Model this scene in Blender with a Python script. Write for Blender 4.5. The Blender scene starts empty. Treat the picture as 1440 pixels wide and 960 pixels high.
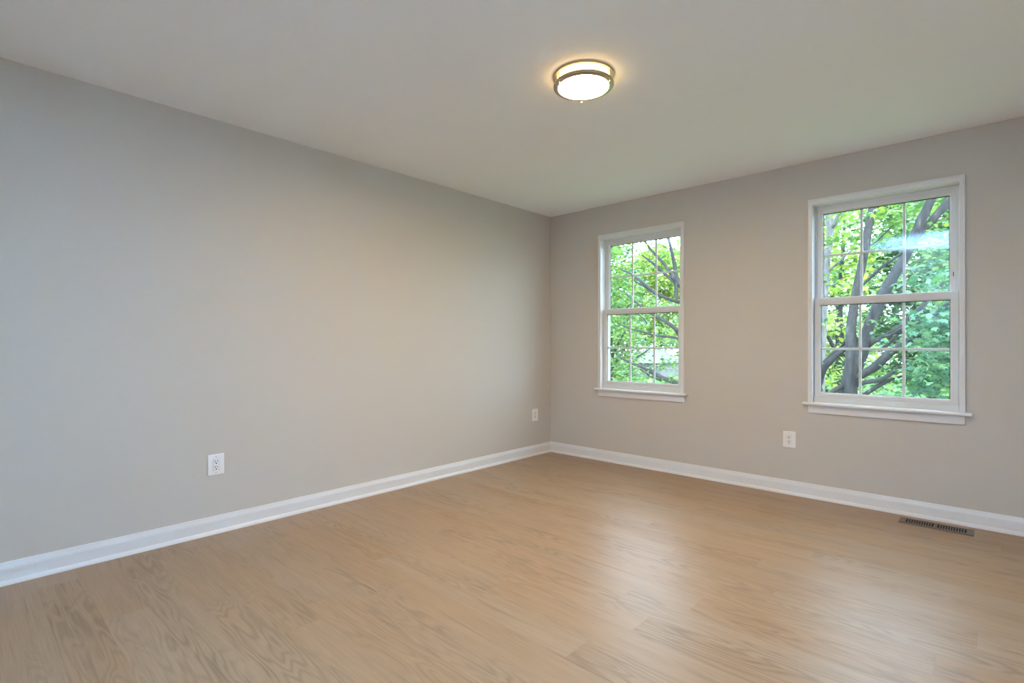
import bpy, bmesh, math, random
import numpy as np
from mathutils import Vector, Matrix

# ------------------------------------------------------------------ camera, world, lights, exposure
S = bpy.context.scene
COL = S.collection
F_PX, YAW, CAMX, CAMY, CAMZ, VH = 725.87, 0.7452, 3.357, -4.2294, 1.1132, 484.05
cam_d = bpy.data.cameras.new('camera'); cam = bpy.data.objects.new('camera', cam_d); COL.objects.link(cam)
cam.location = (CAMX, CAMY, CAMZ); cam.rotation_euler = (math.pi / 2, 0, YAW)
cam_d.sensor_width = 36; cam_d.lens = F_PX / 1440 * 36; cam_d.shift_y = (VH - 480) / 1440
cam_d.clip_start = 0.02; cam_d.clip_end = 500
S.camera = cam
S.view_settings.view_transform = 'Standard'; S.view_settings.look = 'None'
S.view_settings.gamma = 1; S.view_settings.use_curve_mapping = False
S.view_settings.exposure = 0.0
S.cycles.use_denoising = True
S.cycles.max_bounces = 10; S.cycles.diffuse_bounces = 6; S.cycles.transparent_max_bounces = 16
S.cycles.sample_clamp_indirect = 0

SKY_STRENGTH, SUN_STRENGTH = 8.2, 7.0
LAMP_DISC, LAMP_SIDE = 250.0, 7.0
BOUNCE_W = 1030.0

w = bpy.data.worlds.new('world'); S.world = w; w.use_nodes = True
bg = w.node_tree.nodes['Background']
bg.inputs['Color'].default_value = (0.72, 0.97, 1.22, 1); bg.inputs['Strength'].default_value = SKY_STRENGTH

def light(name, kind, loc, direction, energy, color=(1, 1, 1), **kw):
    d = bpy.data.lights.new(name, kind); d.energy = energy; d.color = color
    for k, v in kw.items(): setattr(d, k, v)
    o = bpy.data.objects.new(name, d); COL.objects.link(o); o.location = loc
    o.rotation_euler = Vector(direction).to_track_quat('-Z', 'Y').to_euler()
    return o

# high summer sun from behind the house and along the facade: it lights the trees, never the room
light('sun', 'SUN', (0, 0, 20), (-0.62, 0.36, -0.80), SUN_STRENGTH, (1.0, 0.93, 0.80), angle=0.009)
# the light thrown up against the ceiling beside the door behind the camera
light('bounce_light', 'SPOT', (2.95, -4.1, 1.45), (0, -0.04, 1.0), BOUNCE_W, (0.265, 0.54, 0.91),
      spot_size=math.radians(86), spot_blend=0.6, shadow_soft_size=0.12)
for cxw in (1.025, 2.8235):
    p = light('window_portal', 'AREA', (cxw, 0.17, 1.42), (0, -1, 0), 1.0, shape='RECTANGLE', size=0.80, size_y=1.43)
    p.data.cycles.is_portal = True

# ------------------------------------------------------------------ helpers
def P(px, py, Y):
    """photo pixel -> point on the vertical plane y = Y"""
    a = (px - 720) / F_PX; v = (VH - py) / F_PX
    dx = -math.sin(YAW) + a * math.cos(YAW); dy = math.cos(YAW) + a * math.sin(YAW)
    t = (Y - CAMY) / dy
    return Vector((CAMX + t * dx, Y, CAMZ + t * v)), t

def tag(o, label=None, cat=None, group=None, kind=None):
    if label: o['label'] = label
    if cat: o['category'] = cat
    if group: o['group'] = group
    if kind: o['kind'] = kind
    return o

def link_mesh(name, me, mat=None, parent=None, smooth=False):
    o = bpy.data.objects.new(name, me); COL.objects.link(o)
    if mat is not None:
        for m in (mat if isinstance(mat, (list, tuple)) else [mat]): me.materials.append(m)
    if smooth:
        for f in me.polygons: f.use_smooth = True
    if parent is not None: o.parent = parent
    return o

def empty(name, loc=(0, 0, 0), rz=0.0):
    o = bpy.data.objects.new(name, None); COL.objects.link(o)
    o.location = loc; o.rotation_euler = (0, 0, rz); o.empty_display_size = 0.1
    return o

def bm_box(bm, x0, x1, y0, y1, z0, z1, bevel=0.0, seg=2):
    r = bmesh.ops.create_cube(bm, size=1.0)
    vs = r['verts']
    for v in vs:
        v.co = Vector((x0 + (v.co.x + .5) * (x1 - x0), y0 + (v.co.y + .5) * (y1 - y0), z0 + (v.co.z + .5) * (z1 - z0)))
    if bevel > 0:
        es = list({e for v in vs for e in v.link_edges})
        bmesh.ops.bevel(bm, geom=es, offset=bevel, segments=seg, affect='EDGES', profile=0.5)

def boxes(name, lst, mat, parent=None, bevel=0.0, smooth=False):
    bm = bmesh.new()
    for b in lst: bm_box(bm, *b, bevel=bevel)
    me = bpy.data.meshes.new(name); bm.to_mesh(me); bm.free()
    return link_mesh(name, me, mat, parent, smooth)

def pydata(name, verts, faces, mat, parent=None, smooth=False):
    me = bpy.data.meshes.new(name); me.from_pydata([tuple(v) for v in verts], [], faces); me.update()
    bm = bmesh.new(); bm.from_mesh(me); bmesh.ops.recalc_face_normals(bm, faces=bm.faces); bm.to_mesh(me); bm.free()
    return link_mesh(name, me, mat, parent, smooth)

def lathe(name, prof, mat, parent=None, n=96, closed=False, smooth=True):
    """profile of (radius, z) spun about the z axis"""
    verts = []; faces = []; m = len(prof)
    for i in range(n):
        a = 2 * math.pi * i / n
        for r, z in prof: verts.append((r * math.cos(a), r * math.sin(a), z))
    for i in range(n):
        j = (i + 1) % n
        for k in range(m if closed else m - 1):
            k2 = (k + 1) % m
            faces.append((i * m + k, j * m + k, j * m + k2, i * m + k2))
    o = pydata(name, verts, faces, mat, parent, smooth)
    if smooth:
        try: o.data.set_sharp_from_angle(angle=math.radians(35))
        except Exception: pass
    return o

# ------------------------------------------------------------------ materials
def mat(name, color=(.8, .8, .8), rough=.5, metal=0.0, spec=.5):
    m = bpy.data.materials.new(name); m.use_nodes = True
    b = m.node_tree.nodes['Principled BSDF']
    b.inputs['Base Color'].default_value = (*color, 1); b.inputs['Roughness'].default_value = rough
    b.inputs['Metallic'].default_value = metal; b.inputs['Specular IOR Level'].default_value = spec
    return m, m.node_tree, b

def N(nt, kind, **inp):
    n = nt.nodes.new(kind)
    for k, v in inp.items():
        if k in n.inputs: n.inputs[k].default_value = v
        else: setattr(n, k, v)
    return n

def math_n(nt, op, a, b=None):
    n = nt.nodes.new('ShaderNodeMath'); n.operation = op
    for i, v in enumerate((a, b)):
        if v is None: continue
        if isinstance(v, (int, float)): n.inputs[i].default_value = v
        else: nt.links.new(v, n.inputs[i])
    return n.outputs[0]

def paint(name, color, rough, bump=0.02, scale=350.0, spec=.4):
    m, nt, b = mat(name, color, rough, spec=spec)
    tc = N(nt, 'ShaderNodeTexCoord')
    nz = N(nt, 'ShaderNodeTexNoise', Scale=scale, Detail=3.0)
    nt.links.new(tc.outputs['Object'], nz.inputs['Vector'])
    bp = N(nt, 'ShaderNodeBump', Strength=bump, Distance=0.002)
    nt.links.new(nz.outputs['Fac'], bp.inputs['Height']); nt.links.new(bp.outputs[0], b.inputs['Normal'])
    return m

M = {}
M['wall'] = paint('wall_paint', (0.635, 0.592, 0.537), 0.55, 0.06, 260, 0.35)
M['ceiling'] = paint('ceiling_paint', (0.93, 0.955, 0.975), 0.9, 0.05, 200, 0.2)
M['trim'] = paint('white_trim_paint', (0.80, 0.80, 0.805), 0.35, 0.01, 300, 0.5)
M['vinyl'] = mat('white_vinyl', (0.72, 0.72, 0.725), 0.38)[0]
M['plastic'] = mat('white_plastic', (0.92, 0.92, 0.93), 0.35)[0]
M['slot'] = mat('dark_slot', (0.02, 0.02, 0.022), 0.6)[0]
M['screw'] = mat('screw_head', (0.62, 0.62, 0.62), 0.35, 0.3)[0]
M['gasket_and_shade'] = mat('black_gasket_and_shade', (0.02, 0.022, 0.022), 0.6)[0]
M['nickel'] = mat('brushed_nickel', (0.50, 0.43, 0.36), 0.34, 1.0)[0]
M['register'] = mat('taupe_register_metal', (0.17, 0.14, 0.115), 0.45, 0.35)[0]
M['duct'] = mat('duct_dark', (0.012, 0.011, 0.011), 0.8)[0]

def glass_mat():
    m = bpy.data.materials.new('window_glass'); m.use_nodes = True; nt = m.node_tree; nt.nodes.clear()
    out = N(nt, 'ShaderNodeOutputMaterial'); mix = N(nt, 'ShaderNodeMixShader')
    tr = N(nt, 'ShaderNodeBsdfTransparent'); tr.inputs['Color'].default_value = (.97, .985, .98, 1)
    gl = N(nt, 'ShaderNodeBsdfGlossy'); gl.inputs['Roughness'].default_value = 0.0
    lw = N(nt, 'ShaderNodeLayerWeight', Blend=0.5)
    p5 = math_n(nt, 'POWER', lw.outputs['Facing'], 5.0)
    f = math_n(nt, 'ADD', math_n(nt, 'MULTIPLY', p5, 0.945), 0.055)
    nt.links.new(f, mix.inputs[0]); nt.links.new(tr.outputs[0], mix.inputs[1]); nt.links.new(gl.outputs[0], mix.inputs[2])
    nt.links.new(mix.outputs[0], out.inputs[0])
    return m
M['glass'] = glass_mat()

def emit(name, color, strength):
    m = bpy.data.materials.new(name); m.use_nodes = True; nt = m.node_tree; nt.nodes.clear()
    out = N(nt, 'ShaderNodeOutputMaterial'); e = N(nt, 'ShaderNodeEmission', Strength=strength)
    e.inputs['Color'].default_value = (*color, 1); nt.links.new(e.outputs[0], out.inputs[0]); return m
M['lamp_disc'] = emit('lamp_glass_face', (1.0, 0.70, 0.255), LAMP_DISC)
M['lamp_side'] = emit('lamp_glass_drum', (1.0, 0.66, 0.24), LAMP_SIDE)

PLANK_W, PLANK_L = 0.152, 1.22
def floor_mat():
    m, nt, b = mat('oak_plank_floor', (.4, .28, .18), .38, spec=.44)
    L = nt.links
    tc = N(nt, 'ShaderNodeTexCoord'); sp = N(nt, 'ShaderNodeSeparateXYZ'); L.new(tc.outputs['Object'], sp.inputs[0])
    X, Y = sp.outputs[0], sp.outputs[1]
    row = math_n(nt, 'DIVIDE', math_n(nt, 'ADD', Y, 1.84), PLANK_W)
    rowi = math_n(nt, 'FLOOR', row); rowf = math_n(nt, 'FRACT', row)
    wn = N(nt, 'ShaderNodeTexWhiteNoise', noise_dimensions='1D'); L.new(math_n(nt, 'ADD', rowi, 71.37), wn.inputs['W'])
    col = math_n(nt, 'ADD', math_n(nt, 'DIVIDE', X, PLANK_L), math_n(nt, 'MULTIPLY', wn.outputs['Value'], 7.0))
    coli = math_n(nt, 'FLOOR', col); colf = math_n(nt, 'FRACT', col)
    cb = N(nt, 'ShaderNodeCombineXYZ'); L.new(rowi, cb.inputs[0]); L.new(coli, cb.inputs[1])
    rnd = N(nt, 'ShaderNodeTexWhiteNoise', noise_dimensions='3D'); L.new(cb.outputs[0], rnd.inputs['Vector'])
    # grain coordinates: long along x, shifted per plank
    gx = math_n(nt, 'ADD', X, math_n(nt, 'MULTIPLY', rnd.outputs['Value'], 37.0))
    gy = math_n(nt, 'ADD', Y, math_n(nt, 'MULTIPLY', rnd.outputs['Value'], 11.0))
    def vec(sx, sy):
        c = N(nt, 'ShaderNodeCombineXYZ'); L.new(math_n(nt, 'MULTIPLY', gx, sx), c.inputs[0]); L.new(math_n(nt, 'MULTIPLY', gy, sy), c.inputs[1])
        L.new(math_n(nt, 'MULTIPLY', rnd.outputs['Value'], 19.0), c.inputs[2]); return c.outputs[0]
    fine = N(nt, 'ShaderNodeTexNoise', Scale=1.0, Detail=5.0, Roughness=0.65); L.new(vec(5.0, 210.0), fine.inputs['Vector'])
    mid = N(nt, 'ShaderNodeTexNoise', Scale=1.0, Detail=3.0, Roughness=0.55); L.new(vec(2.2, 26.0), mid.inputs['Vector'])
    # cathedral figure: contour lines of a stretched noise field
    field = N(nt, 'ShaderNodeTexNoise', Scale=1.0, Detail=1.6, Roughness=0.5); L.new(vec(1.5, 11.0), field.inputs['Vector'])
    cont = math_n(nt, 'SINE', math_n(nt, 'MULTIPLY', field.outputs['Fac'], 80.0))
    cont = math_n(nt, 'POWER', math_n(nt, 'ADD', math_n(nt, 'MULTIPLY', cont, 0.5), 0.5), 2.0)
    where = N(nt, 'ShaderNodeTexNoise', Scale=1.0, Detail=1.0); L.new(vec(1.1, 6.0), where.inputs['Vector'])
    mr = N(nt, 'ShaderNodeMapRange'); L.new(where.outputs['Fac'], mr.inputs['Value'])
    mr.inputs['From Min'].default_value = .42; mr.inputs['From Max'].default_value = .66
    fig = math_n(nt, 'MULTIPLY', cont, mr.outputs[0])
    dark = N(nt, 'ShaderNodeTexNoise', Scale=1.0, Detail=2.0, Roughness=.6); L.new(vec(1.5, 45.0), dark.inputs['Vector'])
    mr2 = N(nt, 'ShaderNodeMapRange'); L.new(dark.outputs['Fac'], mr2.inputs['Value'])
    mr2.inputs['From Min'].default_value = .63; mr2.inputs['From Max'].default_value = .76
    # value = 1 + variations
    v = math_n(nt, 'ADD', 0.63, math_n(nt, 'MULTIPLY', fine.outputs['Fac'], 0.56))
    v = math_n(nt, 'ADD', v, math_n(nt, 'MULTIPLY', mid.outputs['Fac'], 0.24))
    v = math_n(nt, 'SUBTRACT', v, math_n(nt, 'MULTIPLY', fig, 0.25))
    v = math_n(nt, 'SUBTRACT', v, math_n(nt, 'MULTIPLY', mr2.outputs[0], 0.27))
    v = math_n(nt, 'ADD', v, math_n(nt, 'MULTIPLY', math_n(nt, 'SUBTRACT', rnd.outputs['Value'], .5), 0.05))
    # seams
    def seam(f, wid):
        d = math_n(nt, 'MINIMUM', f, math_n(nt, 'SUBTRACT', 1.0, f))
        return math_n(nt, 'LESS_THAN', d, wid)
    sm = math_n(nt, 'MAXIMUM', seam(rowf, 0.0007 / PLANK_W), seam(colf, 0.0008 / PLANK_L))
    v = math_n(nt, 'MULTIPLY', v, math_n(nt, 'SUBTRACT', 1.0, math_n(nt, 'MULTIPLY', sm, 0.15)))
    hue = N(nt, 'ShaderNodeMix', data_type='RGBA')
    hue.inputs[6].default_value = (0.370, 0.230, 0.128, 1); hue.inputs[7].default_value = (0.375, 0.252, 0.156, 1)
    rs = N(nt, 'ShaderNodeSeparateColor'); L.new(rnd.outputs['Color'], rs.inputs[0]); L.new(rs.outputs[1], hue.inputs[0])
    mul = N(nt, 'ShaderNodeVectorMath', operation='SCALE'); L.new(hue.outputs[2], mul.inputs[0]); L.new(v, mul.inputs['Scale'])
    L.new(mul.outputs[0], b.inputs['Base Color'])
    h = math_n(nt, 'SUBTRACT', math_n(nt, 'MULTIPLY', fine.outputs['Fac'], 0.6), math_n(nt, 'ADD', math_n(nt, 'MULTIPLY', fig, 0.25), math_n(nt, 'MULTIPLY', sm, 0.5)))
    bp = N(nt, 'ShaderNodeBump', Strength=0.16, Distance=0.0012); L.new(h, bp.inputs['Height']); L.new(bp.outputs[0], b.inputs['Normal'])
    return m
M['floor'] = floor_mat()

def bark(name, c0, c1, c2):
    m, nt, b = mat(name, c0, .9, spec=.2); L = nt.links
    tc = N(nt, 'ShaderNodeTexCoord'); mp = N(nt, 'ShaderNodeMapping'); mp.inputs['Scale'].default_value = (9, 9, 2.2)
    L.new(tc.outputs['Object'], mp.inputs[0])
    n1 = N(nt, 'ShaderNodeTexNoise', Scale=1.6, Detail=6.0, Roughness=.65); L.new(mp.outputs[0], n1.inputs['Vector'])
    r1 = N(nt, 'ShaderNodeValToRGB'); e = r1.color_ramp.elements
    e[0].position = .3; e[0].color = (*c0, 1); e[1].position = .62; e[1].color = (*c1, 1)
    x = r1.color_ramp.elements.new(.74); x.color = (*c2, 1)
    L.new(n1.outputs['Fac'], r1.inputs[0]); L.new(r1.outputs[0], b.inputs['Base Color'])
    bp = N(nt, 'ShaderNodeBump', Strength=.8, Distance=.03); L.new(n1.outputs['Fac'], bp.inputs['Height']); L.new(bp.outputs[0], b.inputs['Normal'])
    return m
M['bark'] = bark('maple_bark', (.018, .0175, .019), (.047, .046, .046), (.15, .145, .13))
M['bark_pale'] = bark('pale_bark', (.07, .068, .066), (.16, .155, .15), (.30, .29, .27))

def leaf_mat(name, ca, cb, cc, trans=.42):
    m = bpy.data.materials.new(name); m.use_nodes = True; nt = m.node_tree; nt.nodes.clear(); L = nt.links
    out = N(nt, 'ShaderNodeOutputMaterial'); g = N(nt, 'ShaderNodeNewGeometry')
    r = N(nt, 'ShaderNodeValToRGB'); e = r.color_ramp.elements
    e[0].position = 0; e[0].color = (*ca, 1); e[1].position = 1; e[1].color = (*cc, 1)
    x = r.color_ramp.elements.new(.55); x.color = (*cb, 1)
    L.new(g.outputs['Random Per Island'], r.inputs[0])
    d = N(nt, 'ShaderNodeBsdfDiffuse'); t = N(nt, 'ShaderNodeBsdfTranslucent'); gl = N(nt, 'ShaderNodeBsdfGlossy', Roughness=.45)
    gl.inputs['Color'].default_value = (.9, .95, 1, 1)
    L.new(r.outputs[0], d.inputs[0])
    tcol = N(nt, 'ShaderNodeVectorMath', operation='MULTIPLY'); tcol.inputs[1].default_value = (1.5, 1.35, .6); L.new(r.outputs[0], tcol.inputs[0]); L.new(tcol.outputs[0], t.inputs[0])
    m1 = N(nt, 'ShaderNodeMixShader', Fac=trans); L.new(d.outputs[0], m1.inputs[1]); L.new(t.outputs[0], m1.inputs[2])
    m2 = N(nt, 'ShaderNodeMixShader', Fac=.06); L.new(m1.outputs[0], m2.inputs[1]); L.new(gl.outputs[0], m2.inputs[2])
    L.new(m2.outputs[0], out.inputs[0]); return m
M['leaf'] = leaf_mat('maple_leaf', (.035, .105, .035), (.085, .20, .05), (.22, .33, .075))
M['leaf_shaded'] = leaf_mat('shaded_green_leaf', (.025, .095, .05), (.05, .155, .075), (.12, .25, .10), .3)  # darker, bluer copy of the leaf: shade of the lower foliage in its colour
M['leaf_sunlit'] = leaf_mat('sunlit_yellow_green_leaf', (.08, .19, .045), (.19, .31, .07), (.42, .46, .14), .45)  # yellow-green of sunlit foliage, put into the leaf colour
M['leaf_far'] = leaf_mat('distant_leaf', (.055, .14, .09), (.11, .23, .12), (.28, .38, .17), .4)  # blue-green of shaded far crowns, put into the leaf colour

# ------------------------------------------------------------------ room shell
H, XW, YR = 2.44, 4.05, -4.95            # ceiling height, right wall, wall behind the camera
WT = 0.16
WIN = (1.025, 2.8235); WO = 0.412; WZ0, WZ1 = 0.672, 2.135

def structure(name, lst, m, **k): return tag(boxes(name, lst, m, **k), kind='structure')
structure('floor', [(-.2, XW + .2, YR - .2, .2, -.14, 0)], M['floor'])
structure('ceiling', [(-.2, XW + .2, YR - .2, .2, H, H + .18)], M['ceiling'])
structure('wall_left', [(-WT, 0, YR - WT, WT, 0, H)], M['wall'])
structure('wall_right', [(XW, XW + WT, YR - WT, WT, 0, H)], M['wall'])
xs = [0, WIN[0] - WO, WIN[0] + WO, WIN[1] - WO, WIN[1] + WO, XW]
structure('wall_back', [(xs[0], xs[1], 0, WT, 0, H), (xs[2], xs[3], 0, WT, 0, H), (xs[4], xs[5], 0, WT, 0, H),
                        (xs[1], xs[2], 0, WT, 0, WZ0), (xs[1], xs[2], 0, WT, WZ1, H),
                        (xs[3], xs[4], 0, WT, 0, WZ0), (xs[3], xs[4], 0, WT, WZ1, H)], M['wall'])
DX0, DX1 = 2.64, 3.45
structure('wall_front', [(0, DX0, YR - WT, YR, 0, H), (DX1, XW, YR - WT, YR, 0, H), (DX0, DX1, YR - WT, YR, 2.05, H)], M['wall'])

# door behind the camera (it shows as a faint reflection in the right window)
door = tag(boxes('door_1', [(DX0, DX1, YR - .10, YR - .06, 0.006, 2.05)], M['trim'], bevel=.002), kind='structure')
for (a, b_) in ((DX0 + .11, DX0 + .36), (DX1 - .36, DX1 - .11)):
    for (z0, z1) in ((.16, .78), (.92, 1.55), (1.66, 1.93)):
        boxes('door_panel', [(a, b_, YR - .062, YR - .048, z0, z1)], M['trim'], door, bevel=.01)
boxes('door_casing', [(DX0 - .06, DX0, YR - .06, YR + .016, 0, 2.115), (DX1, DX1 + .06, YR - .06, YR + .016, 0, 2.115),
                      (DX0, DX1, YR - .06, YR + .016, 2.05, 2.115)], M['trim'], door, bevel=.004)
kn = lathe('door_knob', [(0, .062), (.018, .06), (.027, .048), (.026, .036), (.012, .024), (.012, .008), (.03, .006), (.03, 0), (0, 0)], M['nickel'], door, n=32)
kn.location = (DX1 - .07, YR - .06, .95); kn.rotation_euler = (-math.pi / 2, 0, 0)

# baseboards: shoe moulding, flat face, sloped cap
PROF = [(0, 0), (.026, 0), (.0255, .006), (.0235, .012), (.0200, .017), (.0155, .020), (.0140, .022), (.0140, .074), (.0125, .0765),
        (.0125, .080), (.0100, .086), (.0075, .094), (.0060, .1005), (0, .102)]
def baseboard(name, p0, p1, inward, m0, m1):
    """p0->p1 along the wall; ends mitred inward (m=1) or square (m=0)"""
    p0 = Vector(p0); p1 = Vector(p1); d = (p1 - p0).normalized(); n = Vector(inward); vs = []; fs = []
    for (p, s, mm) in ((p0, 1, m0), (p1, -1, m1)):
        for (o, z) in PROF:
            q = p + n * o + d * s * o * mm; vs.append((q.x, q.y, z))
    k = len(PROF)
    for i in range(k):
        j = (i + 1) % k; fs.append((i, j, k + j, k + i))
    fs.append(tuple(range(k))); fs.append(tuple(range(k, 2 * k))[::-1])
    return tag(pydata(name, vs, fs, M['trim']), kind='structure')
baseboard('baseboard_left', (0, YR, 0), (0, 0, 0), (1, 0, 0), 1, 1)
baseboard('baseboard_back', (0, 0, 0), (XW, 0, 0), (0, -1, 0), 1, 1)
baseboard('baseboard_right', (XW, 0, 0), (XW, YR, 0), (-1, 0, 0), 1, 1)
baseboard('baseboard_front', (DX0 - .06, YR, 0), (0, YR, 0), (0, 1, 0), 0, 1)

# ------------------------------------------------------------------ windows
def ring(c, ho, hi, y0, y1, zo0, zi0, zi1, zo1):
    """four boxes of a rectangular frame"""
    return [(c - ho, c - hi, y0, y1, zo0, zo1), (c + hi, c + ho, y0, y1, zo0, zo1),
            (c - hi, c + hi, y0, y1, zo0, zi0), (c - hi, c + hi, y0, y1, zi1, zo1)]

def window(name, c, label):
    fr = boxes(name, ring(c, .412, .4005, .022, .066, .672, .690, 2.117, 2.135) +
               ring(c, .412, .386, .066, .135, .672, .725, 2.094, 2.135), M['vinyl'], bevel=.0015)
    tag(fr, label, 'window', kind='structure')
    # flat picture-frame casing with a raised outer edge
    zt, zi, zb = 2.160, 2.119, .695
    boxes('casing', [(c - .430, c - .420, -.018, .0, zb, zt), (c - .421, c - .402, -.0145, .0, zb, zi + .002), (c + .420, c + .430, -.018, .0, zb, zt),
                     (c + .402, c + .421, -.0145, .0, zb, zi + .002), (c - .421, c + .421, -.018, .0, zt - .011, zt), (c - .421, c + .421, -.0145, .0, zi, zt - .010)],
          M['trim'], fr, bevel=.002)
    boxes('jamb', [(c - .412, c - .402, -.002, .022, .69, 2.128), (c + .402, c + .412, -.002, .022, .69, 2.128), (c - .412, c + .412, -.002, .022, 2.119, 2.128)], M['trim'], fr)
    boxes('sill', [(c - .400, c + .400, .018, .066, .688, .7345)], M['vinyl'], fr, bevel=.003)
    bm = bmesh.new(); bm_box(bm, c - .462, c + .462, -.046, 0, .674, .6945, bevel=.008, seg=4); bm_box(bm, c - .41, c + .41, -.01, .024, .674, .6945)
    me = bpy.data.meshes.new('stool'); bm.to_mesh(me); bm.free(); link_mesh('stool', me, M['trim'], fr)
    boxes('apron', [(c - .430, c + .430, -.0155, 0, .6175, .6745)], M['trim'], fr, bevel=.004)
    for (nm, y0, y1, ho, hi, zo0, zi0, zi1, zo1, gy) in (('lower_sash', .028, .062, .398, .364, .7345, .760, 1.402, 1.447, .048),
                                                        ('upper_sash', .070, .104, .386, .3585, 1.403, 1.447, 2.069, 2.0945, .090)):
        s = boxes(nm, ring(c, ho, hi, y0, y1, zo0, zi0, zi1, zo1), M['vinyl'], fr, bevel=.002)
        # sloped glazing bead round the pane
        b = .006
        boxes('glazing_bead', ring(c, hi + .001, hi - b, y0 + .006, gy - .002, zi0 - .001, zi0 + b, zi1 - b, zi1 + .001), M['vinyl'], s, bevel=.002)
        boxes('gasket_and_shade', ring(c, hi - b + .001, hi - b - .0035, gy - .004, gy - .0005, zi0 + b - .001, zi0 + b + .001, zi1 - b - .005, zi1 - b + .001), M['gasket_and_shade'], s)  # gasket line, its black also standing for the shade at the pane edge
        boxes('glass_pane', [(c - hi, c + hi, gy, gy + .004, zi0, zi1)], M['glass'], s)
        gw = .0082
        bars = [(c + k * (2 * hi / 6) - gw, c + k * (2 * hi / 6) + gw, gy + .005, gy + .012, zi0, zi1) for k in (-1, 1)]
        zm = (zi0 + zi1) / 2
        bars += [(c - hi, c + hi, gy + .0055, gy + .0115, zm - gw, zm + gw)]
        boxes('muntin_grid', bars, M['vinyl'], s, bevel=.0015)
        if nm == 'upper_sash':
            boxes('vent_latch', [(c + .368, c + .3755, y0 - .004, y0 + .004, 1.525, 1.575)], M['vinyl'], s, bevel=.002)
            boxes('latch_slot', [(c + .3695, c + .374, y0 - .0046, y0 - .0035, 1.545, 1.572)], M['gasket_and_shade'], s)
    return fr
window('window_1', WIN[0], 'white double-hung grid window nearest the room corner')
window('window_2', WIN[1], 'white double-hung grid window above the floor register, tree trunks behind it')

# ------------------------------------------------------------------ outlets
def outlet(loc, rz, label):
    """built facing -y at the origin, then turned onto its wall"""
    root = empty('wall_outlet', loc, rz); tag(root, label, 'wall outlet', 'duplex wall outlets')
    boxes('cover_plate', [(-.0435, .0435, -.0065, 0, -.0605, .0605)], M['plastic'], root, bevel=.003)
    ins = boxes('receptacle', [(-.0167, .0167, -.0085, -.0055, -.0335, .0335)], M['plastic'], root, bevel=.0012)
    boxes('insert_gap', [(-.0178, .0178, -.0069, -.0058, -.0346, .0346)], mat_gap, root)
    for dz in (.0165, -.0165):
        for (sx, w_, h_) in ((-.0066, .0018, .0046), (.0066, .0018, .0038)):
            boxes('blade_slot', [(sx - w_, sx + w_, -.0091, -.0080, dz + .004 - h_ / 1.0, dz + .004 + h_)], M['slot'], ins)
        g = lathe('ground_hole', [(0, .0008), (.0037, .0008), (.0037, 0), (0, 0)], M['slot'], ins, n=20)
        g.location = (0, -.0083, dz - .0085); g.rotation_euler = (math.pi / 2, 0, 0)
    for dz in (.0475, -.0475):
        s = lathe('screw', [(0, .0014), (.0026, .0012), (.0034, .0004), (.0034, 0), (0, 0)], M['screw'], root, n=20)
        s.location = (0, -.0062, dz); s.rotation_euler = (math.pi / 2, 0, 0)
    return root
mat_gap = mat('grey_gap', (.42, .42, .43), .7)[0]
outlet((0, -3.174, .404), math.pi / 2, 'white outlet low on the long blank wall, large in view, between baseboard and empty wall')
outlet((0, -.2525, .404), math.pi / 2, 'white outlet on the blank wall close beside the room corner')
outlet((2.2675, 0, .406), 0, 'white outlet on the window wall between and below the two windows')

# ------------------------------------------------------------------ floor register
def register():
    x0, x1, y0, y1 = 2.942, 3.296, -.216, -.092
    root = empty('floor_register', ((x0 + x1) / 2, (y0 + y1) / 2, 0))
    tag(root, 'brown metal floor register with two rows of slots near the window wall', 'floor vent')
    hx, hy = (x1 - x0) / 2, (y1 - y0) / 2; sy0, sy1 = -.042, .046; end = .033; t = .006
    boxes('frame', [(-hx, hx, -hy, sy0, .0, t), (-hx, hx, sy1, hy, .0, t), (-hx, -hx + end, sy0, sy1, 0, t), (hx - end, hx, sy0, sy1, 0, t),
                    (-.0085, .0085, sy0, sy1, 0, t)], M['register'], root, bevel=.0018)
    boxes('duct_shadow', [(-hx + .01, hx - .01, sy0 - .004, sy1 + .004, .0003, .0012)], M['duct'], root)
    for (a, b_) in ((-hx + end, -.0085), (.0085, hx - end)):
        n = 11; pitch = (b_ - a) / n
        for k in range(1, n):
            x = a + k * pitch
            boxes('slat', [(x - .0024, x + .0024, sy0 - .001, sy1 + .001, .0012, t - .0012)], M['register'], root, bevel=.0008)
register()

# ------------------------------------------------------------------ ceiling light
def ceiling_light():
    cx, cy = 1.885, -2.113
    root = empty('ceiling_light', (cx, cy, H)); tag(root, 'round flush ceiling light with two brushed nickel bands and a lit white glass drum', 'ceiling light')
    R = .149
    lathe('mounting_pan', [(0, 0), (R - .008, 0), (R - .008, -.005), (0, -.005)], M['nickel'], root)
    lathe('upper_ring', [(R - .003, 0), (R, -.0015), (R, -.009), (R - .002, -.0105), (R - .012, -.0105), (R - .012, 0)], M['nickel'], root, closed=True)
    lathe('lower_ring', [(R - .020, -.043), (R - .003, -.043), (R - .001, -.045), (R - .001, -.052), (R - .0035, -.0555), (R - .0225, -.0595), (R - .0245, -.0585), (R - .0245, -.054)], M['nickel'], root, closed=True)
    lathe('glass_drum', [(R - .021, -.005), (R - .021, -.053)], M['lamp_side'], root)
    lathe('glass_face', [(R - .0215, -.053), (R - .032, -.0548), (R - .06, -.0565), (.04, -.0575), (.0005, -.0578)], M['lamp_disc'], root)
    for a in (86, -34, -154):
        aa = math.radians(a) + YAW
        p = lathe('post', [(0, -.010), (.0028, -.010), (.0028, -.046), (0, -.046)], M['nickel'], root, n=16)
        p.location = ((R - .008) * math.cos(aa), (R - .008) * math.sin(aa), 0)
        f = lathe('finial', [(0, -.055), (.0035, -.055), (.0035, -.060), (.0048, -.062), (.0042, -.066), (0, -.0672)], M['nickel'], p, n=20)
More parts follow.
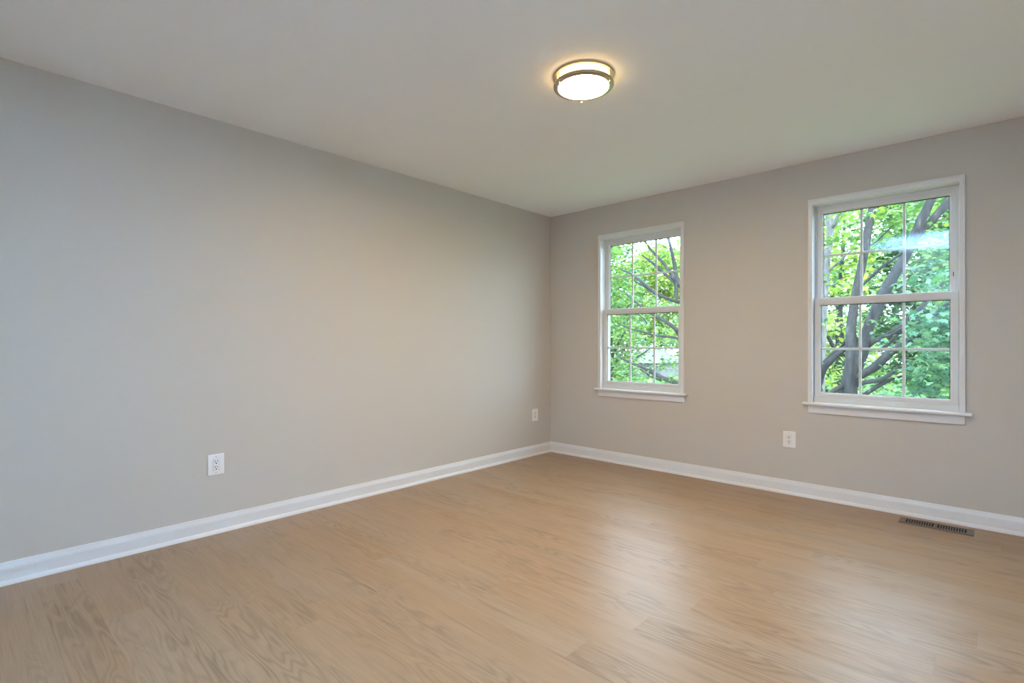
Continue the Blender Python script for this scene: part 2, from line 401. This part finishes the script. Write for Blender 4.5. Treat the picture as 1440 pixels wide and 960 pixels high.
ceiling_light()

# ------------------------------------------------------------------ outdoors
GZ = -3.1
gm, gnt, gb = mat('lawn', (.10, .22, .05), .9, spec=.1)
gn = N(gnt, 'ShaderNodeTexNoise', Scale=1.3, Detail=6.0); gr = N(gnt, 'ShaderNodeValToRGB')
gr.color_ramp.elements[0].color = (.03, .08, .02, 1); gr.color_ramp.elements[1].color = (.08, .16, .04, 1)
gnt.links.new(gn.outputs['Fac'], gr.inputs[0]); gnt.links.new(gr.outputs[0], gb.inputs['Base Color'])
structure('ground', [(-90, 60, .5, 130, GZ - .3, GZ)], gm)

def catmull(pts, sub=6):
    p = [np.array(q, float) for q in pts]; p = [2 * p[0] - p[1]] + p + [2 * p[-1] - p[-2]]; out = []
    for i in range(1, len(p) - 2):
        for s in range(sub):
            t = s / sub; a, b, c, d = p[i - 1], p[i], p[i + 1], p[i + 2]
            out.append(.5 * ((2 * b) + (-a + c) * t + (2 * a - 5 * b + 4 * c - d) * t * t + (-a + 3 * b - 3 * c + d) * t ** 3))
    out.append(p[-2]); return np.array(out)

def tube(name, pts4, m, parent, seg=10, rng=None):
    """pts4: (x,y,z,r) world; knotty tapered limb"""
    c = catmull(pts4, 6); vs = []; fs = []; u = np.array([1., 0, 0]); n = len(c)
    rng = rng or np.random.default_rng(len(name) + n)
    for i in range(n):
        t = c[min(i + 1, n - 1), :3] - c[max(i - 1, 0), :3]; t /= np.linalg.norm(t) + 1e-9
        u = u - t * (u @ t)
        if np.linalg.norm(u) < 1e-3: u = np.cross(t, [0, 0, 1.])
        u /= np.linalg.norm(u); v = np.cross(t, u); r = max(c[i, 3], .004)
        for k in range(seg):
            a = 2 * math.pi * k / seg; rr = r * (1 + .07 * math.sin(3 * a + i * .35) + rng.normal(0, .035))
            vs.append(c[i, :3] + rr * (u * math.cos(a) + v * math.sin(a)))
    for i in range(n - 1):
        for k in range(seg):
            k2 = (k + 1) % seg; fs.append((i * seg + k, i * seg + k2, (i + 1) * seg + k2, (i + 1) * seg + k))
    fs.append(tuple(range(seg))[::-1]); fs.append(tuple(range((n - 1) * seg, n * seg)))
    if parent is not None: vs = [q - np.array(parent.location) for q in vs]
    return pydata(name, vs, fs, m, parent, smooth=True)

LEAF = np.array([(0, -.5, 0), (.16, -.28, .03), (.46, -.26, -.03), (.30, -.02, .03), (.50, .22, -.05), (.20, .20, .04), (0, .58, -.04),
                 (-.20, .20, .04), (-.50, .22, -.05), (-.30, -.02, .03), (-.46, -.26, -.03), (-.16, -.28, .03)])
OVAL = np.array([(0, -.5, 0), (.26, -.15, .05), (.24, .18, .03), (0, .52, -.05), (-.24, .18, .03), (-.26, -.15, .05)])
def foliage(name, clusters, density, size, m, parent, seed, shape=LEAF, flat=.55):
    """leaves scattered in blob clusters (x,y,z, rx,ry,rz), each leaf its own small bent blade"""
    rng = np.random.default_rng(seed); k = len(shape); V = []
    for (x, y, z, rx, ry, rz) in clusters:
        n = max(6, int(density * rx * ry * rz * 4.19))
        # sprays: sub-centres with leaves gathered round them
        ns = max(3, n // 14); d = rng.normal(size=(ns, 3)); d /= np.linalg.norm(d, axis=1)[:, None]
        sub = d * (rng.random((ns, 1)) ** .45) * np.array([rx, ry, rz])
        idx = rng.integers(0, ns, n); pos = sub[idx] + rng.normal(0, 1, (n, 3)) * np.array([1, 1, .45]) * size * 1.5
        pos += np.array([x, y, z])
        nz = np.stack([rng.normal(0, flat, n), rng.normal(0, flat, n), np.ones(n)], 1); nz /= np.linalg.norm(nz, axis=1)[:, None]
        a = rng.normal(size=(n, 3)); a -= nz * (a * nz).sum(1)[:, None]; a /= np.linalg.norm(a, axis=1)[:, None]; b = np.cross(nz, a)
        s = size * rng.uniform(.6, 1.25, n)
        q = pos[:, None, :] + s[:, None, None] * (shape[None, :, 0:1] * a[:, None, :] + shape[None, :, 1:2] * b[:, None, :] + shape[None, :, 2:3] * nz[:, None, :] * 2)
        V.append(q.reshape(-1, 3))
    V = np.concatenate(V) - np.array(parent.location); nf = len(V) // k
    me = bpy.data.meshes.new(name); me.vertices.add(len(V)); me.vertices.foreach_set('co', V.astype(np.float32).ravel())
    me.loops.add(nf * k); me.loops.foreach_set('vertex_index', np.arange(nf * k, dtype=np.int32))
    me.polygons.add(nf); me.polygons.foreach_set('loop_start', np.arange(0, nf * k, k, dtype=np.int32))
    me.update(calc_edges=True)
    return link_mesh(name, me, m, parent)

def limb(pix):
    """(px, py, Y, half width px) -> world points with radius"""
    out = []
    for (px, py, Y, r) in pix:
        p, t = P(px, py, Y); out.append((p.x, p.y, p.z, r * t / F_PX))
    return out

def blobs(lst):
    """(px, py, Y, r_px, r_py, ry) cluster placed where it shows"""
    out = []
    for (px, py, Y, rx, rz, ry) in lst:
        p, t = P(px, py, Y); out.append((p.x, p.y, p.z, rx * t / F_PX, ry, rz * t / F_PX))
    return out

def tree_root(name, pt, label, group=None):
    r = empty(name, (pt[0], pt[1], GZ)); tag(r, label, 'tree', group); return r

# --- the big maple outside the right window
tp = limb([(1194, 560, 5.6, 10.5)])[0]
mp = tree_root('maple_tree', tp, 'large maple with thick dark forked trunk close outside the window above the floor register')
base = (tp[0] + .02, tp[1], GZ - .05, .20)
tube('trunk', [base, (tp[0] + .01, tp[1], -1.4, .15)] + limb([(1194, 560, 5.6, 11), (1197, 525, 5.6, 10.2), (1200, 495, 5.6, 9.5), (1197, 470, 5.62, 6.6), (1199, 440, 5.65, 5.8), (1204, 410, 5.7, 5.4),
     (1212, 375, 5.75, 5.2), (1217, 345, 5.8, 5.4), (1223, 310, 5.9, 5.0), (1229, 280, 6.0, 4.6), (1236, 240, 6.1, 4.0)]), M['bark'], mp, 14)
LIMBS = [
    [(1199, 522, 5.6, 7), (1210, 500, 5.58, 8), (1217, 477, 5.55, 7.6), (1225, 450, 5.5, 7.2), (1237, 425, 5.48, 7.6), (1248, 403, 5.45, 7.4), (1260, 382, 5.45, 6.6), (1277, 352, 5.4, 6.2), (1293, 316, 5.35, 6.2), (1308, 283, 5.3, 5.8), (1322, 250, 5.3, 5.4)],
    [(1290, 332, 5.45, 4), (1309, 312, 5.5, 5), (1325, 294, 5.55, 5.4), (1341, 276, 5.6, 5.6), (1366, 250, 5.65, 5)],
    [(1201, 532, 5.6, 5.5), (1222, 521, 5.5, 6), (1238, 509, 5.4, 6), (1256, 493, 5.3, 5.6), (1278, 478, 5.2, 5.6), (1297, 462, 5.1, 5.4), (1316, 444, 5.0, 5), (1337, 426, 4.9, 4.6), (1370, 400, 4.8, 4)],
    [(1203, 541, 5.6, 3.4), (1220, 537, 5.45, 3.2), (1238, 534, 5.3, 3), (1252, 526, 5.2, 2.7), (1266, 515, 5.1, 2)],
    [(1203, 562, 5.6, 3), (1218, 553, 5.5, 3), (1237, 541, 5.4, 3), (1258, 532, 5.3, 2), (1275, 527, 5.2, 1.3)],
    [(1220, 486, 5.55, 3.4), (1238, 475, 5.7, 2.8), (1258, 465, 5.8, 2.6), (1276, 450, 5.9, 3), (1297, 430, 6.0, 3.2), (1312, 414, 6.1, 2.6), (1330, 392, 6.2, 2)],
    [(1255, 468, 5.8, 2), (1275, 462, 5.8, 1.8), (1297, 455, 5.8, 1.5), (1318, 440, 5.8, 1)],
    [(1224, 484, 5.55, 2.4), (1240, 473, 5.4, 2.2), (1252, 471, 5.3, 1.8), (1268, 461, 5.2, 1.2)],
    [(1192, 540, 5.6, 4), (1180, 545, 5.5, 3.4), (1168, 552, 5.4, 3.2), (1152, 562, 5.3, 2.6)],
    [(1196, 482, 5.6, 3.2), (1188, 490, 5.7, 3.6), (1174, 502, 5.8, 4), (1162, 513, 5.9, 4.6), (1154, 527, 6.0, 5), (1150, 548, 6.0, 5)],
    [(1206, 476, 5.6, 2.6), (1200, 483, 5.7, 3.4), (1194, 487, 5.8, 3)],
    [(1190, 478, 5.7, 2.4), (1182, 490, 5.8, 3), (1170, 499, 5.85, 3.4), (1160, 510, 5.9, 3.6)],
    [(1214, 400, 5.7, 1.6), (1228, 386, 5.6, 2.2), (1243, 373, 5.5, 2), (1258, 363, 5.4, 1.6), (1272, 352, 5.3, 1.2)],
    [(1222, 346, 5.8, 1), (1232, 340, 5.7, 1.1), (1246, 326, 5.6, .9), (1256, 316, 5.5, .7)],
    [(1262, 470, 5.6, 2.2), (1250, 482, 5.6, 2.4), (1238, 492, 5.6, 1.6)],
]
for l in LIMBS: tube('branch', limb(l), M['bark'], mp, 9)
foliage('foliage', blobs([(1320, 470, 4.7, 30, 34, .5), (1320, 520, 4.7, 34, 30, .5), (1296, 530, 4.9, 20, 24, .4), (1330, 400, 4.9, 30, 14, .4), (1350, 440, 4.7, 30, 40, .5),
                          (1282, 548, 4.9, 24, 16, .4), (1300, 500, 5.0, 14, 12, .3), (1420, 400, 4.9, 40, 40, .6), (1430, 500, 4.8, 40, 40, .6), (1120, 540, 5.8, 24, 24, .5), (1110, 440, 6.2, 24, 20, .5)]), 1300, .105, M['leaf_shaded'], mp, 3)
foliage('foliage', blobs([(1225, 310, 6.1, 30, 14, .5), (1250, 300, 6.2, 26, 16, .5), (1285, 300, 6.0, 24, 22, .4), (1190, 335, 6.4, 26, 14, .5), (1180, 300, 6.6, 24, 10, .5), (1240, 340, 6.2, 24, 8, .4),
                          (1230, 400, 6.2, 12, 12, .3), (1300, 345, 5.6, 20, 9, .3), (1323, 325, 5.4, 16, 8, .3), (1165, 390, 6.3, 14, 14, .3), (1215, 455, 5.3, 8, 6, .2), (1250, 395, 6.2, 14, 8, .3)]),
        900, .105, M['leaf'], mp, 5)

# --- slender pale tree at the left edge of the right window
tc = limb([(1155, 560, 7.4, 5)])[0]
sl = tree_root('slender_tree', tc, 'slender pale-barked tree behind the maple, seen at the left edge of the right window')
tube('trunk', [(tc[0] - .05, tc[1], GZ - .05, .13)] + limb([(1154, 560, 7.4, 5.4), (1157, 470, 7.4, 5), (1159, 416, 7.4, 5), (1162, 370, 7.45, 4.8), (1168, 325, 7.5, 5), (1165, 298, 7.5, 4.2), (1160, 265, 7.5, 3.4)]), M['bark_pale'], sl, 12)
for l in ([(1168, 322, 7.5, 3.4), (1174, 312, 7.4, 3), (1181, 298, 7.3, 2.6), (1188, 280, 7.2, 2)], [(1173, 317, 7.45, 2.2), (1183, 305, 7.5, 2), (1190, 292, 7.5, 2.6), (1197, 280, 7.5, 3)],
          [(1163, 382, 7.45, 1.6), (1178, 370, 7.3, 1.6), (1190, 358, 7.2, 1.3), (1202, 348, 7.1, .8)], [(1160, 345, 7.45, 2.4), (1152, 325, 7.5, 2), (1140, 300, 7.5, 1.6)],
          [(1160, 400, 7.4, 1.5), (1172, 400, 7.3, 1.4), (1185, 392, 7.2, 1)]):
    tube('branch', limb(l), M['bark_pale'], sl, 8)
foliage('foliage', blobs([(1185, 305, 7.9, 24, 14, .6), (1172, 350, 7.9, 16, 12, .6), (1172, 450, 8.0, 22, 22, .6), (1170, 530, 7.8, 22, 22, .5), (1150, 340, 7.8, 22, 30, .6), (1195, 400, 8.2, 20, 20, .6)]),
        330, .115, M['leaf_sunlit'], sl, 8)

# --- spreading tree whose trunk stands hidden behind the wall between the windows
tt = limb([(1030, 520, 7.2, 10)])[0]
sp_ = tree_root('spreading_tree', tt, 'tree whose thin bare limbs slant across the window nearest the corner')
fork = limb([(1030, 560, 7.2, 10)])[0]
tube('trunk', [(tt[0] + .1, tt[1], GZ - .05, .2), fork] + limb([(1022, 500, 7.2, 8), (1005, 455, 7.2, 7), (990, 430, 7.2, 5), (975, 405, 7.2, 4.5), (960, 402, 7.2, 4.2), (951, 390, 7.2, 3.6), (949, 374, 7.2, 2.6), (944, 352, 7.2, 2), (938, 325, 7.2, 1.5)]), M['bark'], sp_, 12)
for l in ([(951, 425, 7.1, 2.4), (951, 408, 7.15, 2.8), (952, 392, 7.2, 3)],
          [(955, 400, 7.2, 2.6), (943, 383, 7.1, 2.4), (934, 371, 7.05, 2.2), (920, 356, 7.0, 2), (911, 345, 7.0, 1.7), (902, 332, 7.0, 1.4)],
          [(950, 398, 7.2, 2.6), (936, 386, 7.3, 2.2), (922, 373, 7.3, 1.8), (912, 365, 7.3, 1.5), (903, 359, 7.3, 1)],
          [(975, 428, 7.2, 3), (950, 423, 7.1, 2.4), (938, 419, 7.05, 2.2), (924, 413, 7.0, 2.2), (907, 400, 7.0, 2), (889, 386, 7.0, 1.5), (872, 378, 7.0, 1)],
          [(924, 416, 7.05, 1.2), (908, 404, 7.05, 1.1), (894, 396, 7.05, .8)],
          [(985, 478, 7.2, 4), (957, 466, 7.0, 3), (946, 459, 6.95, 2.8), (936, 452, 6.9, 2.6), (924, 445, 6.9, 2.2), (910, 437, 6.9, 1.8), (893, 424, 6.9, 1.4), (880, 413, 6.9, 1)],
          [(975, 480, 7.3, 2.2), (945, 474, 7.3, 1.8), (920, 471, 7.3, 1.7), (903, 466, 7.3, 1.4), (886, 462, 7.3, 1.1), (868, 454, 7.3, .9)],
          [(910, 455, 7.2, 1), (905, 448, 7.2, 1), (896, 441, 7.2, .7)],
          [(1000, 560, 7.2, 5), (975, 546, 7.0, 4), (955, 539, 6.9, 3.4), (936, 533, 6.85, 3), (918, 524, 6.8, 2.6), (903, 516, 6.8, 2.2), (887, 510, 6.8, 1.8), (868, 500, 6.8, 1)],
          [(930, 535, 6.9, 1.6), (915, 529, 6.9, 1.4), (900, 519, 6.9, 1)],
          [(895, 503, 6.9, 1.2), (905, 496, 6.9, 1), (916, 489, 6.9, .7)],
          [(950, 392, 7.2, 2), (957, 404, 7.2, 2.4), (964, 416, 7.2, 2.6)]):
    tube('branch', limb(l), M['bark'], sp_, 8)
foliage('foliage', blobs([(878, 350, 7.6, 22, 18, .6), (872, 400, 7.6, 20, 20, .6), (895, 372, 7.8, 22, 12, .5), (940, 350, 7.6, 16, 20, .5), (925, 335, 7.8, 12, 10, .4), (890, 420, 7.7, 24, 12, .5),
                          (872, 460, 7.6, 18, 20, .6), (898, 450, 7.8, 16, 14, .5), (940, 440, 7.8, 16, 10, .5), (945, 480, 7.6, 14, 14, .5), (930, 495, 7.4, 12, 10, .4), (872, 510, 7.4, 18, 22, .5),
                          (945, 515, 7.2, 16, 14, .5), (890, 530, 7.2, 22, 12, .5), (915, 545, 7.2, 22, 8, .5), (880, 480, 7.5, 18, 10, .4), (950, 535, 6.8, 16, 10, .4), (905, 530, 6.9, 16, 8, .4), (955, 495, 7.3, 10, 14, .4), (925, 478, 7.4, 14, 7, .4),
                          (1000, 345, 7.5, 30, 20, .6), (1060, 370, 7.6, 30, 24, .6), (1005, 440, 7.6, 26, 26, .6), (1075, 450, 7.5, 30, 26, .6), (1030, 520, 7.6, 30, 20, .6), (985, 525, 7.4, 20, 20, .5), (800, 400, 7.8, 40, 30, .7), (800, 500, 7.6, 40, 30, .7)]),
        520, .10, M['leaf'], sp_, 11)

# --- trees farther off, each with its own stem and crown
FAR = [  # x, y, crown height z, crown rx, rz, material, label
    (-11.3, 19.0, 2.4, 1.9, 4.6, 'leaf_far', 'hazy green tree at the far left of the window nearest the corner'),
    (-7.7, 13.3, 1.6, 1.25, 3.6, 'leaf', 'green tree left of the pale house roof, filling the left panes of the corner window'),
    (-4.1, 13.3, 1.4, 1.25, 3.4, 'leaf_sunlit', 'yellow-green tree right of the pale house roof'),
    (0.2, 13.3, 1.7, 1.3, 4.4, 'leaf_sunlit', 'bright yellow-green tree behind the slender pale trunk'),
    (3.35, 13.3, 1.7, 1.3, 4.4, 'leaf', 'dense green tree farthest along past the maple limbs'),
    (-2.3, 20.0, 2.6, 2.2, 5.0, 'leaf_far', 'blue-green tree seen just past the slender pale trunk'),
    (3.4, 20.0, 2.6, 2.3, 5.2, 'leaf_far', 'blue-green tree behind the fork of the maple'),
    (1.2, 30.0, 4.4, 4.2, 6.6, 'leaf_far', 'tallest distant tree closing the view behind the maple limbs'),
    (-39.0, 80.0, 9.5, 10.0, 9.0, 'leaf_sunlit', 'very distant tree rising above the pale house roof'),
]
for i, (x, y, z, rx, rz, mm, lab) in enumerate(FAR):
    r = tree_root('leafy_tree', (x, y), lab, 'background trees outside')
    rng = np.random.default_rng(100 + i)
    tube('trunk', [(x, y, GZ - .05, .22), (x + .1, y, z - rz * .5, .17), (x - .05, y + .1, z, .10), (x + .1, y, z + rz * .7, .03)], M['bark'], r, 10)
    for k in range(5):
        a = rng.uniform(0, 6.28); z0 = z + rng.uniform(-.5, .4) * rz
        tube('branch', [(x, y, z0 - .6, .07), (x + .5 * rx * math.cos(a), y + .5 * rx * math.sin(a), z0 + .1, .045), (x + .9 * rx * math.cos(a), y + .9 * rx * math.sin(a), z0 + .7, .015)], M['bark'], r, 7)
    cl = []
    for k in range(90):
        h = rng.uniform(-1, 1); q = rng.uniform(0, 6.28); e = .72 * math.sqrt(1 - abs(h) ** 3) * rng.random() ** .5; d = (e * math.cos(q), e * math.sin(q), .85 * h)
        cl.append((x + d[0] * rx, y + d[1] * rx, z + d[2] * rz, rx * rng.uniform(.22, .38), rx * rng.uniform(.2, .34), rx * rng.uniform(.12, .22)))
    foliage('crown', cl, 230 if y < 25 else (95 if y < 40 else 7), .13 + .005 * y, M[mm], r, 40 + i, OVAL, .6)

# --- woodland that closes the view all round, with a clearing where the house stands
rng = np.random.default_rng(77); wood = empty('woodland', (-8, 42, GZ)); cl = []
for k in range(330):
    x = rng.uniform(-70, 45); y = 40 + rng.uniform(0, 6) - .006 * (x + 8) ** 2; top = 6.2 + 1.4 * math.sin(x * .35) + .9 * math.sin(x * 1.1)
    z = rng.uniform(GZ + .8, top)
    if -21.6 < x < -17.6 and z < 2.2: continue
    cl.append((x, y, z, rng.uniform(1.3, 2.2), rng.uniform(.8, 1.3), rng.uniform(.8, 1.4)))
foliage('tree_crowns', cl, 11, .42, M['leaf_far'], wood, 71, OVAL, .7)
tag(wood, 'far band of hazy green woodland behind all the nearer trees', 'woodland', kind='stuff')

# --- pale house beyond the trees
def house():
    c, t = P(918, 512, 60); x, y = c.x, c.y
    r = empty('house', (x, y, GZ)); tag(r, 'pale grey roofed house far off behind the leaves', 'house')
    wl = mat('pale_siding', (.13, .135, .145), .8)[0]; rf = mat('pale_roof_shingle', (.115, .118, .13), .9)[0]; wd = mat('dark_window', (.05, .06, .08), .2)[0]
    e = 1.9
    pydata('house_walls', [(-2.6, -3, 0), (2.6, -3, 0), (2.6, 3, 0), (-2.6, 3, 0), (-2.6, -3, e), (2.6, -3, e), (2.6, 3, e), (-2.6, 3, e)],
           [(0, 1, 5, 4), (1, 2, 6, 5), (2, 3, 7, 6), (3, 0, 4, 7), (4, 5, 6, 7)], wl, r)
    pydata('roof', [(-3, -3.4, e - .1), (3, -3.4, e - .1), (3, 3.4, e - .1), (-3, 3.4, e - .1), (-1.4, 0, e + 1.7), (1.4, 0, e + 1.7)],
           [(0, 1, 5, 4), (1, 2, 5), (2, 3, 4, 5), (3, 0, 4), (0, 3, 2, 1)], rf, r)
    for dx in (-1.4, 1.4): boxes('house_window', [(dx - .4, dx + .4, -3.04, -2.98, e - 1.9, e - .7)], wd, r)
house()
